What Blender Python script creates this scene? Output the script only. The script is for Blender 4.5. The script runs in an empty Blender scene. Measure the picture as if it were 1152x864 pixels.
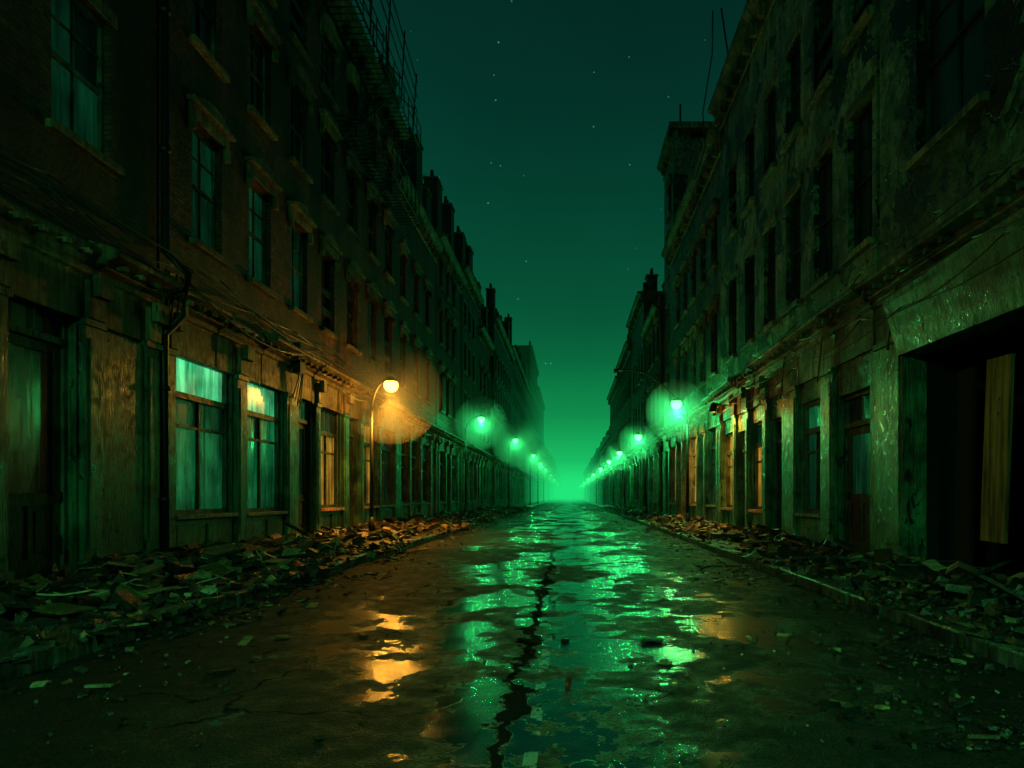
import bpy, math, random
from mathutils import Vector, Matrix, noise, Euler
random.seed(7)
scene=bpy.context.scene
scene.view_settings.view_transform='Standard'
scene.view_settings.look='None'
scene.view_settings.exposure=0
LW=7.4; RW=5.6; KL=-3.95; KR=3.35; PH=0.13

# ---------------------------------------------------------------- node helpers
class NT:
    def __init__(s,nt): s.nt=nt
    def n(s,t,**k):
        nd=s.nt.nodes.new(t)
        for a,b in k.items(): setattr(nd,a,b)
        return nd
    def l(s,a,b): s.nt.links.new(a,b)
    def math(s,op,a,b=None,c=None,clamp=False):
        nd=s.nt.nodes.new('ShaderNodeMath'); nd.operation=op; nd.use_clamp=clamp
        for i,v in enumerate((a,b,c)):
            if v is None: continue
            if isinstance(v,(int,float)): nd.inputs[i].default_value=v
            else: s.l(v,nd.inputs[i])
        return nd.outputs[0]
    def ramp(s,fac,stops,interp='LINEAR'):
        nd=s.nt.nodes.new('ShaderNodeValToRGB'); cr=nd.color_ramp; cr.interpolation=interp
        while len(cr.elements)<len(stops): cr.elements.new(0.5)
        for e,(p,c) in zip(cr.elements,stops):
            e.position=p; e.color=(c,c,c,1) if isinstance(c,(int,float)) else (*c,1)
        s.l(fac,nd.inputs[0]); return nd.outputs[0]
    def noise(s,vec,scale,detail=4,rough=.55,dist=0):
        nd=s.nt.nodes.new('ShaderNodeTexNoise'); nd.inputs['Scale'].default_value=scale
        nd.inputs['Detail'].default_value=min(detail,4.5); nd.inputs['Roughness'].default_value=rough
        nd.inputs['Distortion'].default_value=dist
        s.l(vec,nd.inputs['Vector']); return nd.outputs[0]
    def mix(s,fac,a,b,mode='MIX'):
        nd=s.nt.nodes.new('ShaderNodeMix'); nd.data_type='RGBA'; nd.blend_type=mode
        for sock,v in ((nd.inputs[0],fac),(nd.inputs[6],a),(nd.inputs[7],b)):
            if isinstance(v,(int,float)): sock.default_value=v
            elif isinstance(v,tuple): sock.default_value=(*v,1)
            else: s.l(v,sock)
        return nd.outputs[2]
    def bump(s,h,strength,dist,normal=None):
        nd=s.nt.nodes.new('ShaderNodeBump'); nd.inputs['Distance'].default_value=dist
        if isinstance(strength,(int,float)): nd.inputs['Strength'].default_value=strength
        else: s.l(strength,nd.inputs['Strength'])
        s.l(h,nd.inputs['Height'])
        if normal: s.l(normal,nd.inputs['Normal'])
        return nd.outputs[0]

def newmat(name):
    m=bpy.data.materials.new(name); m.use_nodes=True
    t=NT(m.node_tree); p=m.node_tree.nodes['Principled BSDF']
    g=t.n('ShaderNodeNewGeometry')
    return m,t,p,g.outputs['Position'],g
def swz(t,pos,sx=1,sy=1,sz=1):
    mp=t.n('ShaderNodeMapping'); mp.inputs['Scale'].default_value=(sx,sy,sz); t.l(pos,mp.inputs[0]); return mp.outputs[0]

def m_brick(name,c1,c2,grime=.6):
    m,t,p,pos,g=newmat(name)
    sp=t.n('ShaderNodeSeparateXYZ'); t.l(pos,sp.inputs[0])
    cb=t.n('ShaderNodeCombineXYZ'); t.l(t.math('ADD',sp.outputs[1],sp.outputs[0]),cb.inputs[0]); t.l(sp.outputs[2],cb.inputs[1])
    b=t.n('ShaderNodeTexBrick'); b.inputs['Scale'].default_value=1
    b.inputs['Brick Width'].default_value=.25; b.inputs['Row Height'].default_value=.085; b.inputs['Mortar Size'].default_value=.011
    b.inputs['Color1'].default_value=(*c1,1); b.inputs['Color2'].default_value=(*c2,1); b.inputs['Mortar'].default_value=(.02,.017,.014,1)
    t.l(cb.outputs[0],b.inputs['Vector'])
    gr=t.ramp(t.noise(swz(t,pos,1,1,.35),.9,6,.6),[(.4,1-grime),(.58,1.1)])
    gr2=t.ramp(t.noise(pos,5,5,.7),[(.36,.3),(.64,1.3)])
    c=t.mix(1.0,t.mix(1.0,b.outputs['Color'],gr,'MULTIPLY'),gr2,'MULTIPLY')
    t.l(c,p.inputs['Base Color'])
    p.inputs['Roughness'].default_value=.6
    h=t.math('ADD',t.math('MULTIPLY',b.outputs['Fac'],-1.3),t.noise(pos,12,4,.7))
    n=t.bump(h,1,.035)
    t.l(n,p.inputs['Normal']); return m

def m_plaster(name,c1,c2,hole=.56):
    m,t,p,pos,g=newmat(name)
    n1=t.noise(pos,.85,8,.66,.5)
    patch=t.ramp(n1,[(hole,0),(hole+.008,1)])
    st=t.noise(swz(t,pos,3,3,.35),1.3,5,.6)
    base=t.mix(t.ramp(st,[(.35,0),(.65,1)]),c1,c2)
    base=t.mix(1.0,base,t.ramp(t.noise(pos,6,6,.7),[(.36,.25),(.6,1.25)]),'MULTIPLY')
    base=t.mix(1.0,base,t.ramp(t.noise(pos,.5,4),[(.4,.3),(.58,1.25)]),'MULTIPLY')
    vo=t.n('ShaderNodeTexVoronoi',feature='DISTANCE_TO_EDGE'); vo.inputs['Scale'].default_value=.9
    dn=t.n('ShaderNodeVectorMath',operation='ADD'); nn=t.n('ShaderNodeTexNoise'); nn.inputs['Scale'].default_value=2; t.l(pos,nn.inputs['Vector'])
    t.l(pos,dn.inputs[0]); t.l(nn.outputs['Color'],dn.inputs[1]); t.l(dn.outputs[0],vo.inputs['Vector'])
    crack=t.ramp(vo.outputs['Distance'],[(0,0),(.018,1)])
    base=t.mix(1.0,base,t.mix(crack,(.25,.25,.25),(1,1,1)),'MULTIPLY')
    c=t.mix(patch,base,(.008,.006,.005))
    t.l(c,p.inputs['Base Color'])
    t.l(t.ramp(t.noise(pos,3,3),[(.3,.25),(.7,.55)]),p.inputs['Roughness'])
    h=t.math('SUBTRACT',t.math('MULTIPLY',crack,.4),patch)
    n=t.bump(h,1,.06); n=t.bump(t.noise(pos,9,4,.7),.9,.04,n)
    t.l(n,p.inputs['Normal']); return m

def m_paint(name,c1,c2,rough=.38,chip=.6,dark=(.015,.013,.011),blot=True):
    m,t,p,pos,g=newmat(name)
    n1=t.noise(swz(t,pos,1,1,.45),4,8,.72)
    patch=t.ramp(n1,[(chip,0),(chip+.02,1)])
    base=t.mix(t.ramp(t.noise(pos,.7,2),[(.35,0),(.65,1)]),c1,c2)
    base=t.mix(1.0,base,t.ramp(t.noise(swz(t,pos,6,6,.5),2,4),[(.34,.25),(.62,1.15)]),'MULTIPLY')
    if blot: base=t.mix(1.0,base,t.ramp(t.noise(pos,.9,4,.7),[(.38,.2),(.58,1.15)]),'MULTIPLY')
    t.l(t.mix(patch,base,dark),p.inputs['Base Color'])
    t.l(t.ramp(t.noise(pos,6,2),[(.3,rough-.12),(.7,rough+.25)]),p.inputs['Roughness'])
    n=t.bump(t.math('SUBTRACT',t.noise(swz(t,pos,8,8,1),6,3),patch),.9,.02)
    t.l(n,p.inputs['Normal']); return m

def m_glass(name,base,emis,strength,rough=.12,c2=None):  # panes carry their own emission, standing in for light from inside
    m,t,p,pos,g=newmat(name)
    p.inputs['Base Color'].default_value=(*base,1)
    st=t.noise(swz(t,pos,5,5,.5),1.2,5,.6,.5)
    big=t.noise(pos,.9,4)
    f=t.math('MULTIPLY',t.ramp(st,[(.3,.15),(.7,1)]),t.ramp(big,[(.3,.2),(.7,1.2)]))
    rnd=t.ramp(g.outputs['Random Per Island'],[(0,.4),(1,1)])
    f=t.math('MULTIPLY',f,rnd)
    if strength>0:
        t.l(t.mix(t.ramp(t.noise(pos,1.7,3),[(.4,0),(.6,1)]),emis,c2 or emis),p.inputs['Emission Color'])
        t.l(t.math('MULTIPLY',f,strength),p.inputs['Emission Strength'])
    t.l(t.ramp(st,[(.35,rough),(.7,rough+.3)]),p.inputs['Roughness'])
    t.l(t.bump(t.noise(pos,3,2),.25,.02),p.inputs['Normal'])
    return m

def m_plain(name,c,rough=.5,metal=0,vary=.5,rnd=False):
    m,t,p,pos,g=newmat(name)
    f=t.ramp(t.noise(pos,8,3),[(.3,1-vary),(.7,1)])
    col=t.mix(1.0,c,f,'MULTIPLY')
    t.l(col,p.inputs['Base Color']); p.inputs['Roughness'].default_value=rough; p.inputs['Metallic'].default_value=metal
    return m

M={}
M['brickL']=m_brick('dark_red_brick',(.24,.055,.03),(.11,.028,.018),.88)
M['brickL2']=m_brick('brown_brick',(.17,.05,.03),(.08,.03,.02),.88)
M['plR']=m_plaster('peeling_plaster',(.22,.30,.17),(.09,.125,.075),.54)
M['plR2']=m_plaster('old_render',(.16,.14,.09),(.08,.07,.05),.55)
M['paintL']=m_paint('shopfront_paint',(.06,.19,.11),(.035,.10,.06))
M['paintL2']=m_paint('shopfront_paint_worn',(.2,.16,.1),(.12,.095,.06))
M['paintR']=m_paint('shopfront_paint_pale',(.12,.32,.17),(.07,.17,.095),.32,.59)
M['stone']=m_paint('weathered_stone',(.34,.23,.12),(.13,.10,.06),.5,.6,(.03,.026,.022))
M['frame']=m_paint('window_frame_paint',(.13,.17,.12),(.07,.09,.065),.42,.58)
M['framed']=m_paint('dark_frame_paint',(.035,.04,.035),(.02,.024,.02),.42,.6)
M['door']=m_paint('door_paint',(.025,.075,.042),(.018,.045,.03),.42,.6)
M['gl_lit']=m_glass('glowing_shop_glass',(.02,.03,.028),(.03,.62,.18),.42,c2=(.01,.38,.12))
M['gl_bright']=m_glass('glowing_transom_glass',(.02,.03,.028),(.16,1,.38),1.6,c2=(.06,.8,.28))
M['gl_dim']=m_glass('faint_glow_window_glass',(.02,.025,.025),(.015,.5,.19),.11)
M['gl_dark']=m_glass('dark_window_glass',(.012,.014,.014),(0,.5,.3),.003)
M['gl_warm']=m_glass('warm_glow_window_glass',(.03,.025,.015),(1,.5,.05),.8,c2=(.75,.42,.04))
M['void']=m_plain('unlit_interior_black',(.010,.009,.008),.9)  # near-black colour stands in for the darkness of unlit rooms behind openings
M['wood']=m_paint('raw_plank_wood',(.55,.24,.07),(.36,.15,.05),.55,.64,blot=False)
M['metal']=m_plain('dark_iron',(.03,.03,.03),.45,.3)
M['cable']=m_plain('black_cable',(.015,.015,.015),.4)
M['roof']=m_plain('roof_felt',(.04,.04,.04),.8)

# ---------------------------------------------------------------- mesh builder
class MB:
    def __init__(s): s.v=[]; s.f=[]
    def quad(s,a,b,c,d):
        i=len(s.v); s.v+= [a,b,c,d]; s.f.append((i,i+1,i+2,i+3))
    def box(s,x0,x1,y0,y1,z0,z1,top=None):
        i=len(s.v)
        s.v+=[(x0,y0,z0),(x1,y0,z0),(x1,y1,z0),(x0,y1,z0),(x0,y0,z1),(x1,y0,z1),(x1,y1,z1),(x0,y1,z1)]
        s.f+=[(i,i+3,i+2,i+1),(i+4,i+5,i+6,i+7),(i,i+1,i+5,i+4),(i+1,i+2,i+6,i+5),(i+2,i+3,i+7,i+6),(i+3,i,i+4,i+7)]
    def obox(s,c,size,rot,jit=0):
        i=len(s.v); m=rot.to_matrix() if hasattr(rot,'to_matrix') else rot
        for dz in (-1,1):
            for dx,dy in ((-1,-1),(1,-1),(1,1),(-1,1)):
                p=Vector((dx*size[0]/2*(1+random.uniform(-jit,jit)),dy*size[1]/2*(1+random.uniform(-jit,jit)),dz*size[2]/2*(1+random.uniform(-jit,jit))))
                p=m@p+Vector(c); s.v.append(tuple(p))
        s.f+=[(i,i+3,i+2,i+1),(i+4,i+5,i+6,i+7),(i,i+1,i+5,i+4),(i+1,i+2,i+6,i+5),(i+2,i+3,i+7,i+6),(i+3,i,i+4,i+7)]
    def prism(s,poly,y0,y1):   # poly in (x,z)
        i=len(s.v); n=len(poly)
        s.v+=[(x,y0,z) for x,z in poly]+[(x,y1,z) for x,z in poly]
        s.f.append(tuple(range(i,i+n))); s.f.append(tuple(range(i+2*n-1,i+n-1,-1)))
        for k in range(n): s.f.append((i+k,i+(k+1)%n,i+n+(k+1)%n,i+n+k))
    def tube(s,pts,r,seg=8):
        pts=[Vector(p) for p in pts]; base=len(s.v)
        for k,p in enumerate(pts):
            d=(pts[min(k+1,len(pts)-1)]-pts[max(k-1,0)]).normalized()
            q=d.to_track_quat('Z','Y').to_matrix(); rr=r[k] if isinstance(r,list) else r
            for a in range(seg):
                an=2*math.pi*a/seg; s.v.append(tuple(p+q@Vector((rr*math.cos(an),rr*math.sin(an),0))))
        for k in range(len(pts)-1):
            for a in range(seg):
                b=(a+1)%seg
                s.f.append((base+k*seg+a,base+k*seg+b,base+(k+1)*seg+b,base+(k+1)*seg+a))
        s.f.append(tuple(base+a for a in range(seg))[::-1]); e=base+(len(pts)-1)*seg
        s.f.append(tuple(e+a for a in range(seg)))
    def obj(s,name,mat,parent=None,smooth=False,bevel=0):
        if not s.v: return None
        me=bpy.data.meshes.new(name); me.from_pydata(s.v,[],s.f); me.validate(); me.update()
        o=bpy.data.objects.new(name,me); scene.collection.objects.link(o)
        if mat: me.materials.append(mat)
        if parent: o.parent=parent
        if smooth:
            for p in me.polygons: p.use_smooth=True
        if bevel:
            b=o.modifiers.new('bevel','BEVEL'); b.width=bevel; b.segments=1
        return o
def empty(name):
    o=bpy.data.objects.new(name,None); scene.collection.objects.link(o); o.empty_display_size=.3; return o

# ---------------------------------------------------------------- buildings
class Bld:
    def __init__(s,side,W,y0,y1,H,wall,shop,name='brick_building',depth=11):
        s.s=side; s.W=W; s.y0=y0; s.y1=y1; s.H=H; s.name=name; s.wallm=wall; s.shopm=shop; s.depth=depth
        s.p={k:MB() for k in ('wall','shop','trim','frame','dframe','door','lit','bright','dim','dark','warm','void','wood','metal','roof')}
    def X(s,d): return s.s*(s.W+d)
    def b(s,k,d0,d1,y0,y1,z0,z1):
        a,b=s.X(d0),s.X(d1); s.p[k].box(min(a,b),max(a,b),y0,y1,z0,z1)
    def wallgrid(s,k,y0,y1,z0,z1,ops,dep=.26,d=0):
        ys=sorted({y0,y1,*[o[0] for o in ops],*[o[1] for o in ops]}); zs=sorted({z0,z1,*[o[2] for o in ops],*[o[3] for o in ops]})
        x=s.X(d); m=s.p[k]
        for a,b in zip(ys,ys[1:]):
            for c,e in zip(zs,zs[1:]):
                cy,cz=(a+b)/2,(c+e)/2
                if any(o[0]<cy<o[1] and o[2]<cz<o[3] for o in ops): continue
                m.quad((x,a,c),(x,b,c),(x,b,e),(x,a,e))
        xi=s.X(dep)
        for (a,b,c,e) in ops:
            m.quad((x,a,c),(xi,a,c),(xi,a,e),(x,a,e)); m.quad((x,b,c),(xi,b,c),(xi,b,e),(x,b,e))
            m.quad((x,a,c),(xi,a,c),(xi,b,c),(x,b,c)); m.quad((x,a,e),(xi,a,e),(xi,b,e),(x,b,e))
    def glass(s,k,y0,y1,z0,z1,d):
        x=s.X(d); t=random.uniform(-.006,.006)
        s.p[k].quad((x,y0,z0),(x+t,y1,z0),(x,y1,z1),(x-t,y0,z1))
    def sash(s,y0,y1,z0,z1,fr='frame',gl='dim',lod=0):
        w=.07
        s.b(fr,.12,.24,y0,y0+w,z0,z1); s.b(fr,.12,.24,y1-w,y1,z0,z1)
        s.b(fr,.122,.238,y0+w,y1-w,z1-w,z1); s.b(fr,.122,.238,y0+w,y1-w,z0,z0+w)
        zm=(z0+z1)/2; ym=(y0+y1)/2
        if lod<2:
            s.b(fr,.13,.225,y0+w,y1-w,zm-.035,zm+.035)
            s.b(fr,.15,.22,ym-.018,ym+.018,z0+w,zm-.035); s.b(fr,.15,.22,ym-.018,ym+.018,zm+.035,z1-w)
            if lod==0:
                zq=(zm+z1)/2
                s.b(fr,.152,.218,y0+w,ym-.018,zq-.014,zq+.014); s.b(fr,.152,.218,ym+.018,y1-w,zq-.014,zq+.014)
        for (a,b) in ((z0+w,zm),(zm,z1-w)):
            for (c,e) in ((y0+w,ym),(ym,y1-w)):
                g=gl
                if random.random()<.1: g='dark'
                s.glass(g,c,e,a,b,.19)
        s.p['void'].quad((s.X(.262),y0,z0),(s.X(.262),y1,z0),(s.X(.262),y1,z1),(s.X(.262),y0,z1))
    def sill(s,y0,y1,z): s.b('trim',-.14,.1,y0-.12,y1+.12,z-.13,z-.002)
    def hood(s,y0,y1,z):
        s.b('trim',-.09,-.002,y0-.16,y1+.16,z+.03,z+.26)
        s.b('trim',-.2,-.002,y0-.24,y1+.24,z+.262,z+.36)
        ym=(y0+y1)/2; i=s.p['trim']
        xa,xb=s.X(-.15),s.X(-.002)
        v=[(y0-.2,z+.362),(y1+.2,z+.362),(ym+.18,z+.56),(ym-.18,z+.56)]
        k=len(i.v); i.v+=[(xa,y,zz) for y,zz in v]+[(xb,y,zz) for y,zz in v]
        i.f+=[(k,k+1,k+2,k+3),(k+4,k+7,k+6,k+5)]+[(k+j,k+(j+1)%4,k+4+(j+1)%4,k+4+j) for j in range(4)]
        s.b('trim',-.13,-.002,y0-.16,y0-.03,z-.25,z+.028); s.b('trim',-.13,-.002,y1+.03,y1+.16,z-.25,z+.028)
    def shopwin(s,y0,y1,z0,z1,gl='lit',tr='bright',fr='frame',cols=2):
        w=.09; zt=z0+(z1-z0)*.74; zq=z0+(z1-z0)*.55
        s.b(fr,.08,.24,y0,y0+w,z0,z1); s.b(fr,.08,.24,y1-w,y1,z0,z1)
        s.b(fr,.082,.238,y0+w,y1-w,z1-w,z1); s.b(fr,.082,.238,y0+w,y1-w,z0,z0+w)
        s.b(fr,.07,.23,y0+w,y1-w,zt-.06,zt+.06)
        s.b(fr,.12,.22,y0+w,y1-w,zq-.03,zq+.03)
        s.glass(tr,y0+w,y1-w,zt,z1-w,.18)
        ww=(y1-y0-2*w)/cols
        for c in range(cols):
            a=y0+w+c*ww
            if c: s.b(fr,.11,.22,a-.03,a+.03,z0+w,zt-.06)
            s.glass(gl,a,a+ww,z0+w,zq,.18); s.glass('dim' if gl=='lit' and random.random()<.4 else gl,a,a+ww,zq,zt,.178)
        s.b('wood' if gl=='warm' else 'trim',-.12,.08,y0-.06,y1+.06,z0-.09,z0-.004)
        s.p['void'].quad((s.X(.262),y0,z0),(s.X(.262),y1,z0),(s.X(.262),y1,z1),(s.X(.262),y0,z1))
        n=max(1,int((y1-y0)/.8)); pw=(y1-y0)/n
        if z0>.6:
            for j in range(n):
                s.b('shop',-.035,-.002,y0+j*pw+.08,y0+(j+1)*pw-.08,.3,z0-.2)
    def doorway(s,y0,y1,z1,dep=.26,gl='dark',tr='dim'):
        w=.08; zt=z1-.62; d0=dep-.14
        s.b('frame',d0,dep,y0,y0+w,.13,z1); s.b('frame',d0,dep,y1-w,y1,.13,z1)
        s.b('frame',d0+.002,dep-.002,y0+w,y1-w,z1-w,z1); s.b('frame',d0-.02,dep-.002,y0+w,y1-w,zt-.05,zt+.05)
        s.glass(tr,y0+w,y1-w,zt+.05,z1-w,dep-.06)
        a,b=y0+w+.01,y1-w-.01; zl=zt-.06; dd=dep-.09
        zp=1.25
        s.b('door',dd,dep-.02,a,a+.13,.14,zl); s.b('door',dd,dep-.02,b-.13,b,.14,zl)
        s.b('door',dd+.002,dep-.022,a+.13,b-.13,zl-.14,zl); s.b('door',dd+.002,dep-.022,a+.13,b-.13,.14,.4)
        s.b('door',dd+.002,dep-.022,a+.13,b-.13,zp-.09,zp+.09)
        s.b('door',dd+.035,dep-.03,a+.13,b-.13,.4,zp-.09)
        ym=(a+b)/2
        s.b('door',dd+.004,dd+.034,ym-.05,ym+.05,.4,zp-.09)
        s.b('door',dd+.015,dd+.034,a+.19,ym-.11,.48,zp-.17); s.b('door',dd+.015,dd+.034,ym+.11,b-.19,.48,zp-.17)
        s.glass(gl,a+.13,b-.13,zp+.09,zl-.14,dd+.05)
        s.b('metal',dd-.05,dd-.002,b-.1,b-.04,zp-.02,zp+.12)
        s.b('trim',-.1,dep,y0-.03,y1+.03,.05,.135)
        s.p['void'].quad((s.X(dep+.002),y0,0),(s.X(dep+.002),y1,0),(s.X(dep+.002),y1,z1),(s.X(dep+.002),y0,z1))
    def pil(s,y0,y1,z1=4.05):
        s.b('shop',-.1,-.002,y0,y1,.32,z1-.16); s.b('shop',-.15,-.002,y0-.04,y1+.04,.0,.318)
        s.b('shop',-.14,-.002,y0-.03,y1+.03,z1-.158,z1-.06)
        if y1-y0>.3: s.b('shop',-.125,-.101,y0+.09,y1-.09,.5,z1-.35)
        if y1-y0<.6:
            s.b('trim',-.16,-.062,y0+.02,y1-.02,z1-.05,4.58); s.b('trim',-.3,-.162,y0+.05,y1-.05,z1+.28,4.66)
    def cornice(s,z=4.72):
        y0=s.y0+.01; y1=s.y1-.01
        x=s.X
        prof=[(-.002,z-.75),(-.06,z-.75),(-.06,z-.06),(-.12,z-.02),(-.12,z+.06),(-.24,z+.12),(-.26,z+.22),(-.46,z+.3),(-.46,z+.37),(-.4,z+.4),(-.002,z+.52)]
        seg=y0
        while seg<y1-.05:
            e=min(seg+random.uniform(1.6,3.5),y1)
            if y1-e<1: e=y1
            dz=random.uniform(-.02,.02); brk=random.random()<.12 and e<y1
            s.p['trim'].prism([(x(a*(.45 if brk and a<-.2 else 1)),b+dz) for a,b in prof],seg,e-.004); seg=e
        y=y0+.3
        while y<y1-.2:
            if random.random()<.9: s.b('trim',-.4,-.24,y,y+.1,z+.13,z+.215)
            y+=.42
    def topcornice(s,H):
        x=s.X; prof=[(-.002,H-.9),(-.07,H-.86),(-.07,H-.5),(-.2,H-.42),(-.25,H-.28),(-.45,H-.16),(-.48,H-.02),(-.002,H+.02)]
        s.p['trim'].prism([(x(a),b) for a,b in prof],s.y0+.01,s.y1-.01)
        y=s.y0+.3
        while y<s.y1-.3:
            s.b('trim',-.3,-.072,y,y+.16,H-.85,H-.46); y+=.8
        y=s.y0+.2
        while y<s.y1-.6:
            L=random.uniform(.3,1.6); 
            if random.random()<.6: s.b('wall',-.02,.26,y,min(y+L,s.y1-.05),s.H+.38,s.H+.4+random.choice((.15,.3,.55,.9)))
            y+=L+random.uniform(.1,1.5)
    def build(s,floors,gops,spacing=2.4,ww=1.15,off=.9,lod=0,upwin=None,hood=True):
        e=s.e=empty(s.name)
        ops=[]
        for (z0,z1) in floors:
            if z1>s.H-.9: continue
            ys=list(upwin) if upwin else []
            if not upwin:
                y=s.y0+off
                while y+ww<s.y1-.4: ys.append((y,y+ww)); y+=spacing
            for (a,b) in ys: ops.append((a,b,z0,z1))
        s.wallgrid('wall',s.y0,s.y1,4.6,s.H,ops)
        for (a,b,c,d) in ops:
            r=random.random(); gl='dim' if (r<.6 and c<9 and s.s<0) else 'dark'
            if s.s<0 and s.y0<13 and c<9 and a<20: gl='dim'; r=0
            if r>.9:
                s.p['void'].quad((s.X(.262),a,c),(s.X(.262),b,c),(s.X(.262),b,d),(s.X(.262),a,d))
                s.b('dframe',.12,.2,a,a+.06,c,d); s.b('dframe',.12,.2,b-.06,b,c,d)
                s.b('door',.08,.11,a,b,c+.5,c+.72); s.b('door',.08,.11,a,b,c+1.1,c+1.3)
            else: s.sash(a,b,c,d,'frame' if s.s<0 else 'dframe',gl,lod)
            s.sill(a,b,c)
            if hood: s.hood(a,b,d)
            else: s.b('trim',-.04,-.002,a-.1,b+.1,d,d+.22)
        go=[(o[1],o[2],o[3],o[4]) for o in gops]
        s.wallgrid('shop',s.y0,s.y1,0,4.6,go,.27)
        for o in gops:
            k,a,b,c,d=o[:5]
            if k=='win': s.shopwin(a,b,c,d,*(o[5:] if len(o)>5 else ()))
            elif k=='door': s.doorway(a,b,d,.26,*(o[5:] if len(o)>5 else ()))
            elif k=='open':
                x0=s.X(.27); x1=s.X(3.2); v=s.p['void']
                v.quad((x1,a-.5,0),(x1,b+.5,0),(x1,b+.5,d+.3),(x1,a-.5,d+.3))
                v.quad((x0,a,0.14),(x1,a-.5,0.14),(x1,b+.5,0.14),(x0,b,0.14)); v.quad((x0,a,d),(x1,a-.5,d),(x1,b+.5,d),(x0,b,d))
                v.quad((x0,a,0),(x1,a-.5,0),(x1,a-.5,d),(x0,a,d)); v.quad((x0,b,0),(x1,b+.5,0),(x1,b+.5,d),(x0,b,d))
        yy=sorted([(o[1],o[2]) for o in gops])
        prev=s.y0
        for a,b in yy+[(s.y1,s.y1)]:
            if a-prev>.34:
                s.pil(prev+.06,min(prev+.06+ .4,a-.06) if a-prev>1.6 else a-.06)
                if a-prev>1.6: s.pil(a-.46,a-.06)
            prev=b
        s.cornice(); s.topcornice(s.H)
        x0,x1=s.X(0.003),s.X(s.depth); r=s.p['roof']; w=s.p['wall']
        for y in (s.y0+.002,s.y1-.002): w.quad((x0,y,0),(x1,y,0),(x1,y,s.H),(x0,y,s.H))
        w.quad((x1,s.y0,0),(x1,s.y1,0),(x1,s.y1,s.H),(x1,s.y0,s.H))
        r.quad((x0,s.y0,s.H-.05),(x1,s.y0,s.H-.05),(x1,s.y1,s.H-.05),(x0,s.y1,s.H-.05))
        s.b('wall',.002,.25,s.y0+.02,s.y1-.02,s.H+.02,s.H+.4)
    def chimney(s,y,w,h,d=.3,pots=2):
        H=s.H; s.b('wall',d,d+.8,y,y+w,H-.2,H+h); s.b('trim',d-.06,d+.86,y-.06,y+w+.06,H+h,H+h+.12)
        for k in range(pots):
            yy=y+w*(k+.5)/pots; xx=s.X(d+.4)
            s.p['metal'].tube([(xx,yy,H+h+.12),(xx,yy,H+h+.65)],[.13,.1],8)
    def finish(s):
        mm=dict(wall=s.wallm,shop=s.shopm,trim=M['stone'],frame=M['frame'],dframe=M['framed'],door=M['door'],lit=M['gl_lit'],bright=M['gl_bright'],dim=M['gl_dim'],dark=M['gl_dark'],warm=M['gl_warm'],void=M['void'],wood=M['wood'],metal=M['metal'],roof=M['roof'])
        nm=dict(wall='walls',shop='shopfront',trim='cornices_and_sills',frame='window_frames',dframe='dark_frames',door='door_panels',lit='shop_glass',bright='transom_glass',dim='window_glass',dark='dark_glass',warm='warm_glass',void='interior',wood='boards',metal='fittings',roof='roof')
        for k,m in s.p.items(): m.obj(nm[k],mm[k],s.e,bevel=(.012 if k in('trim',) and s.y0<30 else 0))

FL=[(6.35,8.7),(10.3,12.4),(13.6,15.3)]
def autoground(y0,y1,warm=0):
    g=[];y=y0+.6
    while y<y1-2.6:
        k=random.random()
        if k<.62:
            w=random.uniform(1.7,2.2); tw=random.choice([('lit','dim'),('dim','dim'),('dim','dark'),('dark','dim'),('dark','dark'),('dark','dark')])
            if random.random()<warm: tw=('warm','warm')
            g.append(('win',y,y+w,.95,4.0,*tw)); y+=w+random.uniform(.4,.6)
        else:
            g.append(('door',y,y+1.15,.13,3.9)); y+=1.15+random.uniform(.45,.6)
    return g
# --- left side
b=Bld(-1,LW,-8,12.25,17,M['brickL2'],M['paintL'])
b.build([(6.65,8.9),(10.6,12.8)],[('door',2,3.3,.13,4.2),('win',4,6.4,.95,4.05,'dark','dim'),('win',6.8,8.4,.95,4.05,'dark','dark'),('door',8.95,10.25,.13,4.2,'dark','dark')],upwin=[(1,2.2),(4,5.3),(7,8.3),(9.76,11.05)],hood=False)
b.b('shop',-.07,-.002,10.5,12.0,.35,3.9)
b.finish()
b2=Bld(-1,LW,12.35,29.8,17.1,M['brickL'],M['paintL'])
b2.build(FL,[('win',12.75,15.0,.94,4.06,'lit','bright'),('win',15.57,17.65,.92,4.06,'lit','bright'),('door',18.5,19.7,.13,4.02,'dim','lit'),('win',20.15,22.1,.94,4.02,'warm','dim'),('door',22.75,23.9,.13,4.0,'dark','dim'),('win',24.4,26.2,.94,4.0,'warm','warm'),('win',26.7,28.6,.94,4.0,'dim','dim')],
  upwin=[(13.4,14.55),(15.8,16.95),(18.15,19.3),(20.4,21.55),(22.75,23.9),(25.1,26.25),(27.4,28.55)])
b2.chimney(28,1.3,1.8,0); b2.finish()
hs=[(29.9,39,15.5,'brickL2'),(39.1,48,16.4,'brickL'),(48.1,57,17.6,'brickL2'),(57.1,66,15.6,'brickL'),(66.1,86.8,18.8,'brickL2'),(87,129.5,20.5,'brickL'),(130,160,30,'brickL2'),(160.5,200,27,'brickL'),(200.5,330,16,'brickL2')]
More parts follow.
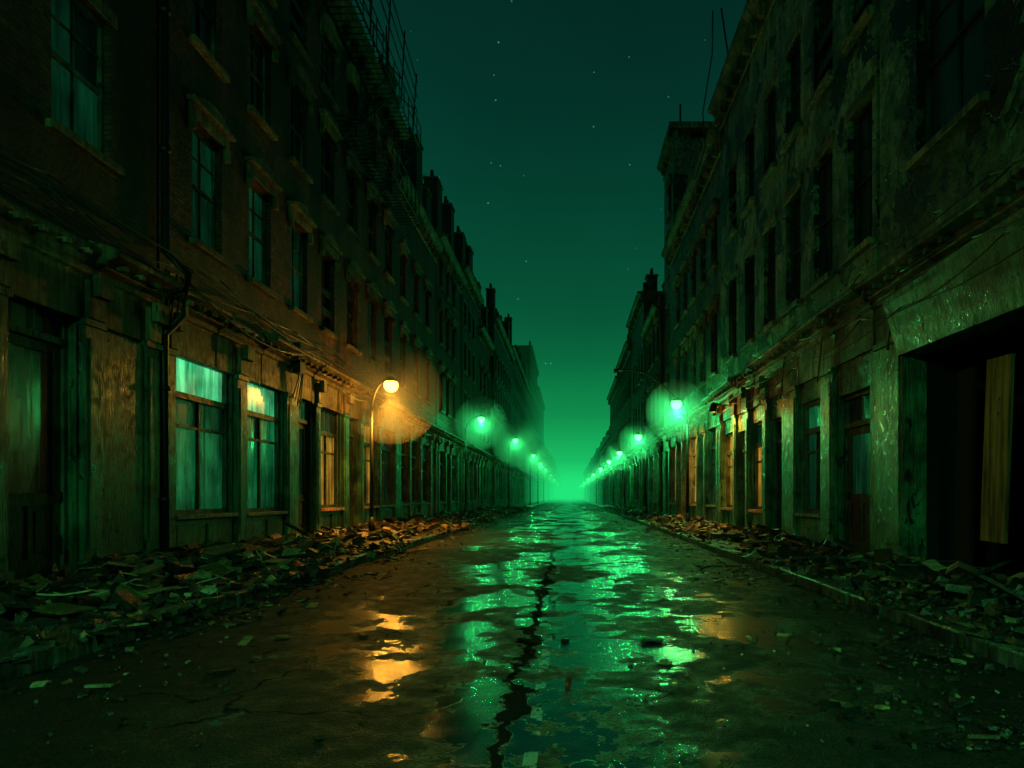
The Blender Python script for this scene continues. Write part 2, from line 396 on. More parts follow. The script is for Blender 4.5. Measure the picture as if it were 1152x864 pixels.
for i,(a,c,h,w) in enumerate(hs):
    bb=Bld(-1,LW+random.uniform(-.2,.25),a,c,h,M[w],M['paintL2' if i%2==0 else 'paintL'])
    fl=FL+([(16.6,18.2)] if h>18 else [])+([(20,22),(23.6,25.4)] if h>25 else [])
    bb.build(fl,autoground(a,c),spacing=random.choice((2.2,2.4,2.7)) if c<90 else 3.2,lod=1 if c<60 else 2,hood=(c<100 and i!=2),ww=random.choice((1.0,1.15,1.3)))
    y=a+.8
    while y<c-1.5 and a<90:
        if random.random()<.85: bb.chimney(y,random.uniform(.9,1.6),random.uniform(1.6,4.0),random.uniform(-.1,.2))
        y+=random.uniform(3,5)
    bb.finish()
# --- right side
r1=Bld(1,RW,-8,12.3,15.9,M['plR'],M['paintR'],'plaster_building')
r1.build([(6.7,9.5),(11.2,13.6)],[('win',1,3.4,.9,3.6,'dim','dim'),('door',4,5.3,.13,3.6),('open',6.3,11.2,0,3.6)],upwin=[(1.2,2.9),(4.6,6.3),(9.2,11.0)],hood=False)
i=r1.p['shop']; k=len(i.v)
for (y,z,d) in ((6.2,3.55,-.16),(11.3,3.62,-.16),(11.3,4.55,-.42),(6.2,4.6,-.42),(6.2,3.55,-.1),(11.3,3.62,-.1),(11.3,4.55,-.36),(6.2,4.6,-.36)): i.v.append((r1.X(d),y,z))
i.f+=[(k,k+1,k+2,k+3),(k+4,k+7,k+6,k+5)]+[(k+j,k+(j+1)%4,k+4+(j+1)%4,k+4+j) for j in range(4)]
r1.p['wood'].obox((r1.X(.42),9.6,1.95),(.05,.55,2.6),Euler((.03,.02,0)))
r1.p['frame'].obox((r1.X(.35),8.1,1.8),(.08,.16,3.4),Euler((.02,0,0)))
r1.p['void'].obox((r1.X(.5),10.6,1.7),(.06,.6,3.1),Euler((0,.02,0)))
r1.finish()
r2=Bld(1,RW,12.4,25.2,15.6,M['plR'],M['paintR'],'plaster_building')
r2.build([(6.05,8.8),(10.3,12.6)],[('door',12.7,14.2,.13,3.35,'dim','dark'),('win',15.0,16.5,.9,3.5,'dim','lit'),('door',17.7,18.9,.13,3.4,'dark','dark'),('win',19.5,20.9,.9,3.5,'warm','dim'),('door',21.4,22.5,.13,3.4,'dark','dark'),('win',23,24.6,.9,3.5,'warm','warm')],
   upwin=[(12.6,13.7),(14.5,15.6),(16.5,17.6),(18.5,19.6),(20.6,21.7),(22.8,23.9)],hood=False)
r2.finish()
hs=[(25.3,38.3,14.9,'plR2'),(38.6,42.2,21.6,'plR2'),(42.4,50.3,13.3,'brickL2'),(50.6,61,16.5,'plR2'),(61.2,75,15.2,'brickL2'),(75.2,92,14.4,'brickL'),(92.3,125,9.8,'brickL2'),(126,180,9.6,'brickL'),(181,250,9.5,'brickL2')]
for i,(a,c,h,w) in enumerate(hs):
    bb=Bld(1,RW+(.3 if i==1 else random.uniform(-.08,.1)),a,c,h,M[w],M['paintL2' if i%2==0 else 'paintR'])
    bb.build([(6.05,8.5),(10.2,12.2)]+([(14.2,16.2),(17.6,19.4)] if h>20 else []),autoground(a,c,.6 if i==0 else 0) if c-a>5 else [('door',a+1,a+2.2,.13,3.9)],spacing=2.2 if c<90 else 3,lod=1 if c<60 else 2,hood=(c<60),off=.7)
    if i==1:
        bb.b('trim',-.25,6,a-.25,c+.2,h+.4,h+.75); bb.p['metal'].tube([(bb.X(.5),a+.6,h),(bb.X(.5),a+.6,h+2.2)],.06)
        bb.chimney(a+1.6,1,1.2,1.2)
    elif a<95:
        y=a+.8
        while y<c-1.5:
            if random.random()<.6: bb.chimney(y,random.uniform(.9,1.3),random.uniform(.8,1.6),random.uniform(.1,.5))
            y+=random.uniform(3,6)
    bb.finish()

# ---------------------------------------------------------------- ground, road, pavements
def gridobj(name,x0,x1,y0,y1,nx,ny,z,mat):
    m=MB()
    for j in range(ny+1):
        for i in range(nx+1):
            x=x0+(x1-x0)*i/nx; y=y0+(y1-y0)*j/ny; m.v.append((x,y,z(x,y) if callable(z) else z))
    for j in range(ny):
        for i in range(nx):
            a=j*(nx+1)+i; m.f.append((a,a+1,a+nx+2,a+nx+1))
    return m.obj(name,mat,None,smooth=True)
def m_road():
    m,t,p,pos,g=newmat('wet_asphalt')
    sp=t.n('ShaderNodeSeparateXYZ'); t.l(pos,sp.inputs[0]); X,Y=sp.outputs[0],sp.outputs[1]
    big=t.noise(swz(t,pos,.9,.6,1),.8,3,.5,.6)
    rag=t.noise(pos,2.6,9,.72)
    cen=t.math('ABSOLUTE',t.math('ADD',X,-.1))
    w=t.math('ADD',big,t.math('MULTIPLY',t.math('SUBTRACT',rag,.5),.8))
    w=t.math('SUBTRACT',w,t.math('MULTIPLY',t.math('POWER',cen,1.6),.03))
    pud=t.ramp(w,[(.482,0),(.487,1)])
    damp=t.ramp(w,[(.38,0),(.48,1)])
    agg=t.n('ShaderNodeTexVoronoi'); agg.inputs['Scale'].default_value=75; t.l(pos,agg.inputs['Vector'])
    vo=t.n('ShaderNodeTexVoronoi',feature='DISTANCE_TO_EDGE'); vo.inputs['Scale'].default_value=.8
    nn=t.n('ShaderNodeTexNoise'); nn.inputs['Scale'].default_value=1.7; nn.inputs['Detail'].default_value=4; t.l(pos,nn.inputs['Vector'])
    va=t.n('ShaderNodeVectorMath',operation='ADD'); t.l(pos,va.inputs[0]); t.l(nn.outputs['Color'],va.inputs[1]); t.l(va.outputs[0],vo.inputs['Vector'])
    crack=t.ramp(vo.outputs['Distance'],[(0,1),(.014,0)])
    crack=t.math('MULTIPLY',crack,t.ramp(t.noise(pos,.6,3),[(.48,0),(.56,1)]))
    wob=t.math('MULTIPLY',t.math('SUBTRACT',t.noise(pos,1.4,8,.72),.5),.4)
    seam=t.math('ABSOLUTE',t.math('ADD',t.math('ADD',X,.36),wob))
    seamm=t.ramp(seam,[(.022,1),(.04,0)])
    wide=t.ramp(t.math('ADD',seam,t.math('MULTIPLY',t.noise(pos,1.9,6,.75),.8)),[(.42,1),(.445,0)])
    near=t.ramp(t.math('MULTIPLY',Y,.05),[(.55,1),(.98,.0)])
    seamm=t.math('MULTIPLY',t.math('MAXIMUM',seamm,wide),near)
    br=t.math('MAXIMUM',crack,seamm)
    wat=t.math('MULTIPLY',pud,t.math('SUBTRACT',1,br))
    col=t.mix(t.ramp(t.noise(pos,.8,5),[(.35,0),(.65,1)]),(.012,.012,.011),(.03,.028,.025))
    col=t.mix(1.0,col,t.ramp(t.noise(pos,40,3),[(.3,.4),(.7,1.6)]),'MULTIPLY')
    col=t.mix(br,col,(.003,.003,.003))
    ln=t.math('ABSOLUTE',t.math('ADD',X,.19))
    lm=t.math('LESS_THAN',ln,.035)
    dash=t.math('LESS_THAN',t.math('FRACT',t.math('MULTIPLY',t.math('ADD',Y,-3.2),.125)),.4)
    wear=t.ramp(t.noise(pos,4,6,.7),[(.52,0),(.55,1)])
    lm=t.math('MULTIPLY',t.math('MULTIPLY',lm,dash),wear)
    col=t.mix(t.math('MULTIPLY',wat,.6),col,(.01,.012,.011))
    col=t.mix(lm,col,(.4,.4,.36))
    t.l(col,p.inputs['Base Color'])
    r1=t.ramp(t.noise(pos,5,3),[(.3,.42),(.7,.7)])
    dr=t.mix(damp,r1,t.ramp(t.noise(pos,9,3),[(.3,.27),(.7,.46)]))
    dr=t.mix(br,dr,(.95,.95,.95))
    rr=t.mix(wat,dr,t.ramp(t.noise(pos,3,3),[(.35,.07),(.65,.24)]))
    t.l(rr,p.inputs['Roughness'])
    spec=t.math('SUBTRACT',t.math('ADD',.22,t.math('MULTIPLY',damp,.2)),t.math('MULTIPLY',br,.2)); spec=t.math('ADD',spec,t.math('MULTIPLY',wat,.12)); t.l(spec,p.inputs['Specular IOR Level'])
    t.l(t.math('ADD',1.42,t.math('MULTIPLY',wat,1.5)),p.inputs['IOR'])
    dry=t.math('SUBTRACT',1,wat)
    h=t.math('MULTIPLY',t.math('ADD',agg.outputs['Distance'],t.noise(pos,55,2)),1)
    n=t.bump(h,t.math('ADD',.08,t.math('MULTIPLY',dry,.9)),.014)
    n=t.bump(t.noise(pos,7,4,.65),t.math('ADD',.07,t.math('MULTIPLY',dry,.75)),.045,n)
    t.l(n,p.inputs['Normal']); return m
def m_slab():
    m,t,p,pos,g=newmat('pavement_flags')
    b=t.n('ShaderNodeTexBrick'); b.inputs['Scale'].default_value=1; b.inputs['Brick Width'].default_value=.9; b.inputs['Row Height'].default_value=.6; b.inputs['Mortar Size'].default_value=.012
    b.inputs['Color1'].default_value=(.09,.085,.075,1); b.inputs['Color2'].default_value=(.05,.05,.045,1); b.inputs['Mortar'].default_value=(.015,.015,.013,1)
    t.l(pos,b.inputs['Vector'])
    c=t.mix(1.0,b.outputs['Color'],t.ramp(t.noise(pos,2.5,6,.65),[(.3,.25),(.7,1.1)]),'MULTIPLY'); t.l(c,p.inputs['Base Color'])
    t.l(t.ramp(t.noise(pos,2,3),[(.35,.22),(.6,.6)]),p.inputs['Roughness'])
    n=t.bump(t.math('SUBTRACT',t.noise(pos,12,4,.65),b.outputs['Fac']),.8,.03); t.l(n,p.inputs['Normal']); return m
M['road']=m_road(); M['slab']=m_slab()
M['kerb']=m_paint('kerb_stone',(.17,.17,.14),(.09,.09,.075),.3,.58)
M['earth']=m_plain('bare_ground',(.04,.038,.03),.9)
gridobj('ground',-900,900,-300,1500,4,4,-.02,M['earth'])
def roadz(x,y): return .02*noise.noise(Vector((x*.5,y*.35,0)))*min(1,max(0,(min(x-KL,KR-x))/.6))
gridobj('road',KL,KR,-40,120,30,400,roadz,M['road'])
gridobj('road',KL,KR,120,1200,4,20,0,M['road'])
m=MB(); m.box(-LW-.4,KL-.2,-40,600,-.01,PH); m.obj('pavement',M['slab'])
m=MB(); m.box(KR+.2,RW+.4,-40,600,-.01,PH); m.obj('pavement',M['slab'])
for sx,(a,c) in ((0,(KL-.2,KL)),(1,(KR,KR+.2))):
    m=MB(); y=-10
    while y<330:
        L=random.uniform(.85,1.05) if y<60 else 6
        dx=random.uniform(-.022,.022); dz=random.uniform(-.02,.015); 
        m.obox(((a+c)/2+dx,y+L/2,.055+dz),(.2,L-.015,.19),Euler((random.uniform(-.015,.015),random.uniform(-.06,.06),random.uniform(-.015,.015)))); y+=L
    m.obj('kerb',M['kerb'],bevel=.02)

# ---------------------------------------------------------------- rubble
def m_rubble(name,stops):
    m,t,p,pos,g=newmat(name)
    c=t.ramp(g.outputs['Random Per Island'],stops,'CONSTANT')
    c=t.mix(1.0,c,t.ramp(t.noise(pos,14,4),[(.3,.25),(.7,1.15)]),'MULTIPLY')
    t.l(c,p.inputs['Base Color']); t.l(t.ramp(t.noise(pos,10,2),[(.3,.22),(.7,.6)]),p.inputs['Roughness'])
    t.l(t.bump(t.noise(pos,24,4,.65),.8,.02),p.inputs['Normal']); return m
M['rub']=m_rubble('mixed_rubble',[(0,(.02,.016,.013)),(.4,(.055,.038,.026)),(.6,(.17,.055,.028)),(.74,(.15,.10,.06)),(.82,(.04,.034,.028)),(.9,(.38,.25,.12)),(.965,(.6,.48,.3))])
M['sheet']=m_rubble('cardboard_and_boards',[(0,(.42,.24,.09)),(.35,(.26,.14,.055)),(.6,(.55,.35,.15)),(.85,(.68,.5,.28))])
M['mound']=m_rubble('rubble_dirt',[(0,(.02,.016,.012)),(.5,(.02,.016,.012))])
def hL(x,y):
    t=max(0,min(1,(-x-4.9)/2.3)); n=noise.noise(Vector((x*.8,y*.45,3)))*.5+.5; n2=noise.noise(Vector((x*2.7,y*2.7,9)))
    return PH+ (t**1.4)*(.0+.38*n**1.9) + .03*n2*t
def hR(x,y):
    t=max(0,min(1,(x-3.9)/1.4)); n=noise.noise(Vector((x*.8,y*.45,33)))*.5+.5; n2=noise.noise(Vector((x*2.7,y*2.7,19)))
    return PH+ (t**1.2)*(.0+.32*n**1.9) + .035*n2*t
gridobj('rubble_mound',-LW+.001,KL-.25,2,70,30,480,lambda x,y:hL(x,y)-.01 if hL(x,y)>PH+.03 else PH-.03,M['mound'])
gridobj('rubble_mound',KR+.25,RW-.001,2,70,22,480,lambda x,y:hR(x,y)-.01 if hR(x,y)>PH+.03 else PH-.03,M['mound'])
def rot(t): return Euler((random.gauss(0,t),random.gauss(0,t),random.uniform(0,6.28)))
def scatter(mb,n,xf,hf,big=1,ymax=70):
    for _ in range(n):
        y=3.5+(ymax-3.5)*random.random()**1.9; x=xf(); z=hf(x,y); k=random.random()
        if noise.noise(Vector((x*.9,y*.6,77)))<-.08 and random.random()<.85: continue
        s=random.uniform(.02,.09)*big*(1.6 if y>25 else 1)
        if random.random()<.06: s*=2
        if k<.8: mb.obox((x,y,z+s*.25),(s*random.uniform(.7,1.6),s*random.uniform(.7,1.4),s*random.uniform(.5,1.0)),rot(.5),.38)
        elif k<.9: mb.obox((x,y,z+.015),(s*random.uniform(1.5,2.8),s*random.uniform(.9,1.7),.014),rot(.3),.35)
        else: mb.obox((x,y,z+.02),(random.uniform(.15,.7)*big,random.uniform(.02,.07),.02),rot(.14),.1)
def chunks(mb,n,xf,hf,y0,y1):
    for _ in range(n):
        y=y0+(y1-y0)*random.random()**1.3; x=xf(); z=hf(x,y); k=random.random()
        if noise.noise(Vector((x*.7,y*.5,55)))<-.05 and random.random()<.7: continue
        if k<.5: mb.obox((x,y,z+.05),(.25,.12,.085),rot(.45),.08)
        elif k<.76: mb.obox((x,y,z+.05),(random.uniform(.14,.36),random.uniform(.12,.24),random.uniform(.08,.17)),rot(.4),.3)
        elif k<.88: mb.obox((x,y,z+.07),(random.uniform(.25,.55),random.uniform(.18,.4),random.uniform(.04,.08)),rot(.3),.25)
        else: mb.obox((x,y,z+.1),(random.uniform(.5,1.4),random.uniform(.08,.15),.04),rot(.2),.08)
mb=MB()
scatter(mb,5600,lambda:-LW+.1+ (LW-3.9)*random.random()**.75*1.0,hL)
chunks(mb,800,lambda:random.uniform(-7.2,-4.9),hL,5.5,34)
chunks(mb,45,lambda:random.uniform(-6.5,-4.3),hL,5.2,9.5)
mb.obj('rubble_pile',M['rub'])
mb=MB()
scatter(mb,4800,lambda:RW-.1-(RW-3.5)*random.random()**.8,hR)
chunks(mb,460,lambda:random.uniform(4.1,5.5),hR,5.5,34)
mb.obj('rubble_pile',M['rub'])
mb=MB()
def xroad():
    r=random.random()
    if r<.38: return KL+abs(random.gauss(0,.5))+.03
    if r<.9: return KR-abs(random.gauss(0,.85))-.03
    return random.uniform(KL+.2,KR-.2)
scatter(mb,6800,xroad,lambda x,y:roadz(x,y),.28)
mb.obj('road_litter',M['rub'])
def sheet(mb,x,y,z,w,l,tilt,curl=.1,rz=None):
    R=Euler((random.gauss(0,tilt),random.gauss(0,tilt),random.uniform(0,6.28) if rz is None else rz)).to_matrix(); i=len(mb.v); n=5
    ph=random.uniform(0,6); sk=random.uniform(-.15,.15)
    for lay in (0,1):
        for a in range(n):
            for b_ in range(n):
                u=a/(n-1)-.5; v=b_/(n-1)-.5
                pz=curl*math.sin(u*5+ph)*w*.6+curl*math.sin(v*4+ph*2)*l*.35+(0 if lay==0 else -.016)
                mb.v.append(tuple(R@Vector(((u+sk*v+.05*math.sin(v*9+ph)*abs(u))*w,(v+.05*math.sin(u*8+ph)*abs(v))*l,pz))+Vector((x,y,z))))
    for lay in (0,1):
        for a in range(n-1):
            for b_ in range(n-1):
                q=i+lay*n*n+a*n+b_; mb.f.append((q,q+1,q+n+1,q+n))
    edge=[a*n for a in range(n)]+[(n-1)*n+b for b in range(1,n)]+[a*n+n-1 for a in range(n-2,-1,-1)]+[b for b in range(n-2,0,-1)]
    for k in range(len(edge)):
        a,b_=edge[k],edge[(k+1)%len(edge)]; mb.f.append((i+a,i+b_,i+n*n+b_,i+n*n+a))
mb=MB()
sheet(mb,-5.05,6.9,.32,.46,.38,.1,.05,.3)
for (x,y,w,l) in ((-6.5,9.3,.55,.4),(-5.6,6.6,.4,.3),(-5.6,11,.6,.35),(-5.2,13.4,.7,.4),(-6.4,12.5,.7,.5),(-5.0,12.2,.5,.3)):
    sheet(mb,x,y,hL(x,y)+.08,w,l,.25,.06)
for (x,y,w,l) in ((-3.0,8.0,.24,.12),(-2.6,6.2,.1,.08)): sheet(mb,x,y,.03,w,l,.05,.06)
for _ in range(100):
    y=6+26*random.random()**1.1; x=random.uniform(-7.1,-4.6); sheet(mb,x,y,hL(x,y)+.1,random.uniform(.14,.5),random.uniform(.12,.3),.35,.04)
for _ in range(65):
    y=6+28*random.random()**1.2; x=random.uniform(3.8,5.4); sheet(mb,x,y,hR(x,y)+.06,random.uniform(.1,.34),random.uniform(.08,.24),.3,.05)
for _ in range(50):
    x=xroad(); sheet(mb,x,4+22*random.random()**1.4,.02,random.uniform(.04,.13),random.uniform(.04,.1),.1,.08)
mb.obj('cardboard_debris',M['sheet'])

# ---------------------------------------------------------------- street lamps
def m_emit(name,c,s):
    m=bpy.data.materials.new(name); m.use_nodes=True; t=NT(m.node_tree); m.node_tree.nodes.clear()
    e=t.n('ShaderNodeEmission'); e.inputs[0].default_value=(*c,1); e.inputs[1].default_value=s
    o=t.n('ShaderNodeOutputMaterial'); t.l(e.outputs[0],o.inputs[0]); return m
def m_vol(name,dens,em=0,ec=(.02,1,.24),scat=True,aniso=.0,scol=(1,1,1)):
    m=bpy.data.materials.new(name); m.use_nodes=True; m.node_tree.nodes.clear(); t=NT(m.node_tree)
    s=t.n('ShaderNodeVolumeScatter' if scat else 'ShaderNodeVolumeAbsorption')
    s.inputs['Density'].default_value=dens
    if scat: s.inputs['Color'].default_value=(*scol,1); s.inputs['Anisotropy'].default_value=aniso
    else: s.inputs['Color'].default_value=(0,0,0,1)
    o=t.n('ShaderNodeOutputMaterial'); out=s.outputs[0]
    if em>0:
        e_=t.n('ShaderNodeEmission'); e_.inputs[0].default_value=(*ec,1); e_.inputs[1].default_value=em
        a=t.n('ShaderNodeAddShader'); t.l(out,a.inputs[0]); t.l(e_.outputs[0],a.inputs[1]); out=a.outputs[0]
    t.l(out,o.inputs['Volume']); return m
M['halo']=m_vol('lamp_halo_mist',.13); M['haloW']=m_vol('amber_halo_mist',.045)  # scatter spheres added only around lamp heads to make their halos
GC=(.04,1,.22); WC=(1,.42,.04); GN=(.12,1,.28)
M['bulbG']=m_emit('green_lamp_glass',(.07,1,.13),8); M['bulbW']=m_emit('amber_lamp_glass',(1,.5,.055),12)
def addlight(e,loc,power,col,kind='POINT',size=.1,rot=(0,0,0),cone=150,blend=.4):
    L=bpy.data.lights.new('lamp_light',kind); L.energy=power; L.color=col; L.shadow_soft_size=size
    if kind=='SPOT': L.spot_size=math.radians(cone); L.spot_blend=blend
    o=bpy.data.objects.new('lamp_light',L); o.location=loc; o.rotation_euler=rot; scene.collection.objects.link(o); o.parent=e
def lamp(px,y,hx,hz,warm=False,power=900,extra=None,halo=2.0,spot=0,tilt=0,cone=150,col=None):
    e=empty('street_lamp'); m=MB()
    m.tube([(px,y,PH-.02),(px,y,PH+.5)],[.11,.09],10); m.tube([(px,y,PH+.45),(px,y,hz-.9)],[.065,.05],8)
    m.tube([(px,y,PH-.01),(px,y,PH+.05)],[.2,.17],10)
    pts=[]
    for k in range(9):
        a=k/8*math.pi/2; pts.append((px+(hx-px)*(1-math.cos(a)),y,hz-.92+1.05*math.sin(a)))
    m.tube(pts,[.045-.002*k for k in range(9)],8)
    if extra:
        q=[Vector((hx,y,hz+.13)).lerp(Vector((extra[0],y,extra[1])),k/10)+Vector((0,0,.45*math.sin(math.pi*k/10)*.8)) for k in range(11)]
        m.tube(q,.035,6); m.tube([q[-1],q[-1]+Vector((-.35,0,-.05))],[.05,.09],8)
    m.obj('post',M['metal'],e,True)
    h=MB(); rings=[(hx,y,hz+.2),(hx,y,hz+.12),(hx,y,hz+.02)]
    h.tube(rings,[.05,.14,.19],12); h.obj('hood',M['metal'],e,True)
    g=MB(); pr=[(.03,.18),(-.06,.23),(-.16,.22),(-.26,.15),(-.31,.06)]
    g.tube([(hx,y,hz+a) for a,_ in pr],[r for _,r in pr],12); g.obj('lamp_glass',M['bulbW' if warm else 'bulbG'],e,True)
    col=col or (WC if warm else GC)
    if power: addlight(e,(hx,y,hz-.43),power,col)
    if spot: addlight(e,(hx,y,hz-.43),spot,col,'SPOT',.1,(0,math.radians(tilt),0),cone)
    if halo:
        bpy.ops.mesh.primitive_uv_sphere_add(segments=24,ring_count=14,radius=halo,location=(hx,y,hz-.35))
        s=bpy.context.object; s.name='lamp_halo_mist'; s.data.materials.append(M['haloW' if warm else 'halo']); s.parent=e
lamp(-6.3,21.8,-5.68,4.93,True,240,halo=1.65,spot=1150,tilt=-6,cone=108)
lamp(-6.6,43.6,-5.6,6.3,power=260,halo=1.7)
lamp(-5.4,61.4,-4.8,6.4,power=260,halo=2.2)
lamp(-5.0,88,-4.6,6.6,power=350,halo=2.4)
for y in (110,135,170,215,270): lamp(-5.0,y,-4.6,6.6,power=350,halo=2.6)
lamp(4.75,27.3,4.3,5.07,power=360,extra=(2.15,6.35),halo=1.25)
for y in (42.3,58,73,92,118,150,190,240): lamp(4.75,y,4.3,5.05,power=280,halo=1.25 if y<90 else 1.2)
lamp(4.75,-2.5,4.2,5.0,power=0,halo=0,spot=820,tilt=0,cone=166,col=GN)
lamp(-5.0,-3,-4.4,6.6,power=900,halo=0,col=GN)
for y in (22.9,30.5):
    e=empty('wall_lamp'); m=MB(); x=RW-.75
    m.tube([(RW,y,4.3),(x,y,4.4)],.025,6); m.tube([(x,y,4.45),(x,y,4.38),(x,y,4.12)],[.03,.1,.17],14); m.obj('shade',M['metal'],e,True)
    g=MB(); g.tube([(x,y,4.3),(x,y,4.2)],[.05,.04],8); g.obj('bulb',M['bulbW'],e,True)
    addlight(e,(x,y,4.05),420,WC,'SPOT',.05,(0,math.radians(-28),0),125,.6)
    addlight(e,(x,y,4.0),40,WC,size=.05)

# ---------------------------------------------------------------- cables, pipes, fire escape
e=empty('drainpipe'); m=MB(); X=-LW+.12
m.tube([(X,12.3,.1),(X,12.3,4.2),(X+.35,12.3,4.55),(X+.42,12.3,5.3),(X,12.3,5.7),(X,12.3,16.8)],.07,10)
for z in (1.2,3.2,7.5,10,13): m.tube([(X,12.3,z),(X,12.3,z+.08)],.1,10)
m.obj('pipe',M['metal'],e,True)
m=MB()
def cable(m,a,b,sag,r=.014,n=14):
    a=Vector(a); b=Vector(b); m.tube([a.lerp(b,k/n)+Vector((0,0,-sag*4*(k/n)*(1-k/n))) for k in range(n+1)],r,5)
for k in range(6):
    y=-2+random.uniform(0,2)
    while y<40:
        y2=y+random.uniform(3,7); z=5.3+.09*k; d=.06+.06*(k%3)
        cable(m,(-LW+d+.02,y,z),(-LW+d+.02,y2,z),random.uniform(.05,.35)); y=y2
for k in range(4): cable(m,(-LW+.3,12.3+random.uniform(-.3,.3),5.3),(-LW+.25,12.2+random.uniform(-.3,.5),4.3),-.0,.02)
cable(m,(-LW+.5,12.3,5.2),(-LW+.5,17.9,5.0),.35,.02); cable(m,(-LW+.5,17.9,5.0),(-6.35,21.8,4.3),.3,.012)
m.obj('wall_cables',M['cable'],None,True)
m=MB()
for k in range(7):
    y=-2+random.uniform(0,2)
    while y<38:
        y2=y+random.uniform(3,6); z=4.2+.17*k; d=.5 if k<4 else .12
        if k>=4: z=5.25+.07*(k-4)
        cable(m,(RW-d-.02*k,y,z),(RW-d-.02*k,y2,z),random.uniform(.03,.25),.011); y=y2
for y in (11.3,14.6,17.2,20): 
    cable(m,(RW-.14,y,5.1),(RW-.14,y+.4,3.8),.0,.018)
m.obj('wall_cables',M['cable'],None,True)
m=MB(); m.box(-LW+.12,-LW+.34,17.95,18.3,4.55,5.35); 
for k in range(4): cable(m,(-LW+.3,18.0+.08*k,4.56),(-LW+.2,17.8+.15*k,3.9-.1*k),.05,.018)
m.obj('junction_box',M['metal'])
m=MB(); m.tube([(RW-.5,24.2,18.5),(RW-.35,25,17.5),(RW-.6,25.5,15.6),(RW-.4,26,14.6),(RW-.7,26.5,13.6)],.025,6)
m.tube([(RW-.5,26,15.5),(RW-.7,26.4,15.2),(RW-.2,26.8,14.9)],.02,6); m.tube([(RW-.2,24.2,18.6),(RW+.3,24.2,15.2)],.03,6)
m.obj('hanging_wire',M['cable'],None,True)
e=empty('fire_escape'); m=MB(); xa=-LW+.05; xb=-LW+1.0
for (z,y0,y1) in ((16.2,19,29.5),(13.0,21,29.5)):
    for x in (xa,xb):
        m.tube([(x,y0,z),(x,y1,z)],.035,6)
    y=y0
    while y<=y1:
        m.tube([(xa,y,z),(xb,y,z)],.02,5); y+=.3
    for hh in (.55,1.05): m.tube([(xb,y0,z+hh),(xb,y1,z+hh)],.022,6)
    y=y0
    while y<=y1+.01:
        m.tube([(xb,y,z),(xb,y,z+1.05)],.02,5); y+=.75
    for y in (y0+.2,(y0+y1)/2,y1-.2): m.tube([(xa,y,z-.9),(xb,y,z)],.025,5)
for x in (xa+.25,xb-.2): m.tube([(x,21.5,13.0),(x,25.5,16.2)],.03,6)
for k in range(12): m.tube([(xa+.25,21.5+4*k/12,13+3.2*k/12),(xb-.2,21.5+4*k/12,13+3.2*k/12)],.025,5)
for x in (xa-.1,xa+.4):
    m.tube([(x,20,16.2),(x+.1,20.4,20.2)],.03,6)
    m.tube([(x,26,17),(x,26,19.2)],.03,6)
for k in range(14): m.tube([(xa-.1+.007*k,20+.03*k,16.4+.28*k),(xa+.4+.007*k,20+.03*k,16.4+.28*k)],.02,5)
for (y,z) in ((20,19.6),(22,19.6),(24,19.3),(26,19.0),(28,18.6)):
    m.tube([(xb,y,16.2),(xb+.15,y,z)],.03,6); m.tube([(xb,y,17.2),(xa,y,z-.6)],.022,5)
for q in (0,.7,1.4): m.tube([(xb+.1,19.6,19.7-q),(xb+.1,28.4,18.5-q*.9)],.025,6)
m.obj('railings',M['metal'],e,True)
for (y,h,z) in ((34.5,2,15.5),(41.5,2.4,16.4),(52,2.5,17.6)):
    m=MB(); x=-LW-.2; m.tube([(x,y,z),(x,y,z+h)],.03,6); 
    for k in range(4): m.tube([(x-.4,y-.0,z+h-.15*k),(x+.4,y,z+h-.15*k+.03)],.015,5)
    m.obj('roof_aerial',M['metal'])

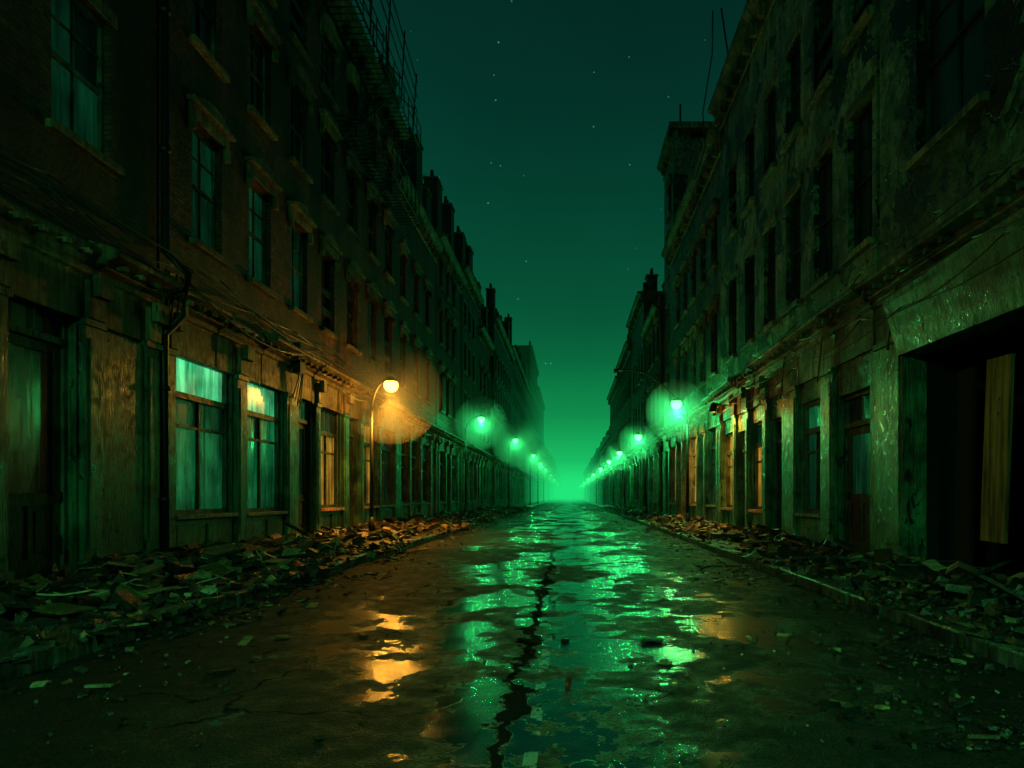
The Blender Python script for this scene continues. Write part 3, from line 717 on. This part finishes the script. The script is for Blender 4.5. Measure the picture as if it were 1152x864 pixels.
# ---------------------------------------------------------------- night mist down the street: thinning with height, green glow added as emission
def glow_mist(y0,y1,dens,em,z0,z1):
    b=MB(); b.box(-60,60,y0,y1,z0,z1); b.obj('glow_mist',m_vol('emissive_mist',dens,em,scat=False))
glow_mist(60,110,.003,.0007,-.5,12)
zz=-.5
for z1,d,e_ in ((7,.013,.0115),(14,.0085,.0055),(23,.0045,.0021),(34,.002,.0008),(50,.001,.00033),(72,.0004,.00012)):
    glow_mist(110.2,460,d,e_,zz,z1); zz=z1+.02

# ---------------------------------------------------------------- world
w=bpy.data.worlds.new('World'); scene.world=w; w.use_nodes=True; t=NT(w.node_tree)
bg=w.node_tree.nodes['Background']
tc=t.n('ShaderNodeTexCoord'); sp=t.n('ShaderNodeSeparateXYZ'); t.l(tc.outputs['Generated'],sp.inputs[0])
z=t.math('MAXIMUM',sp.outputs[2],0)
c=t.ramp(z,[(0,(.003,.22,.07)),(.1,(.002,.13,.052)),(.25,(.0015,.063,.034)),(.5,(.001,.030,.0205)),(.75,(.0008,.011,.009)),(1,(.0005,.005,.004))])
cl=t.ramp(t.noise(tc.outputs['Generated'],2.2,4,.55),[(.3,.82),(.7,1.14)])
c=t.mix(1.0,c,cl,'MULTIPLY')
vo=t.n('ShaderNodeTexVoronoi'); vo.inputs['Scale'].default_value=60; t.l(tc.outputs['Generated'],vo.inputs['Vector'])
sc=t.n('ShaderNodeSeparateColor'); t.l(vo.outputs['Color'],sc.inputs[0])
st=t.math('MULTIPLY',t.math('LESS_THAN',vo.outputs['Distance'],.06),t.math('GREATER_THAN',sc.outputs[0],.4))
st=t.math('MULTIPLY',st,t.math('MULTIPLY',sc.outputs[1],.32))
c=t.mix(st,c,(.35,.8,.65))
t.l(c,bg.inputs[0]); bg.inputs[1].default_value=1.0

# ---------------------------------------------------------------- camera
cam=bpy.data.cameras.new('camera'); co=bpy.data.objects.new('camera',cam); scene.collection.objects.link(co)
co.location=(0,0,1.3); co.rotation_euler=(math.radians(90),0,0); cam.lens=24; cam.sensor_width=36
cam.shift_x=-(640-576)/1152; cam.shift_y=(558-432)/1152; cam.clip_end=3000; cam.clip_start=.05
scene.camera=co
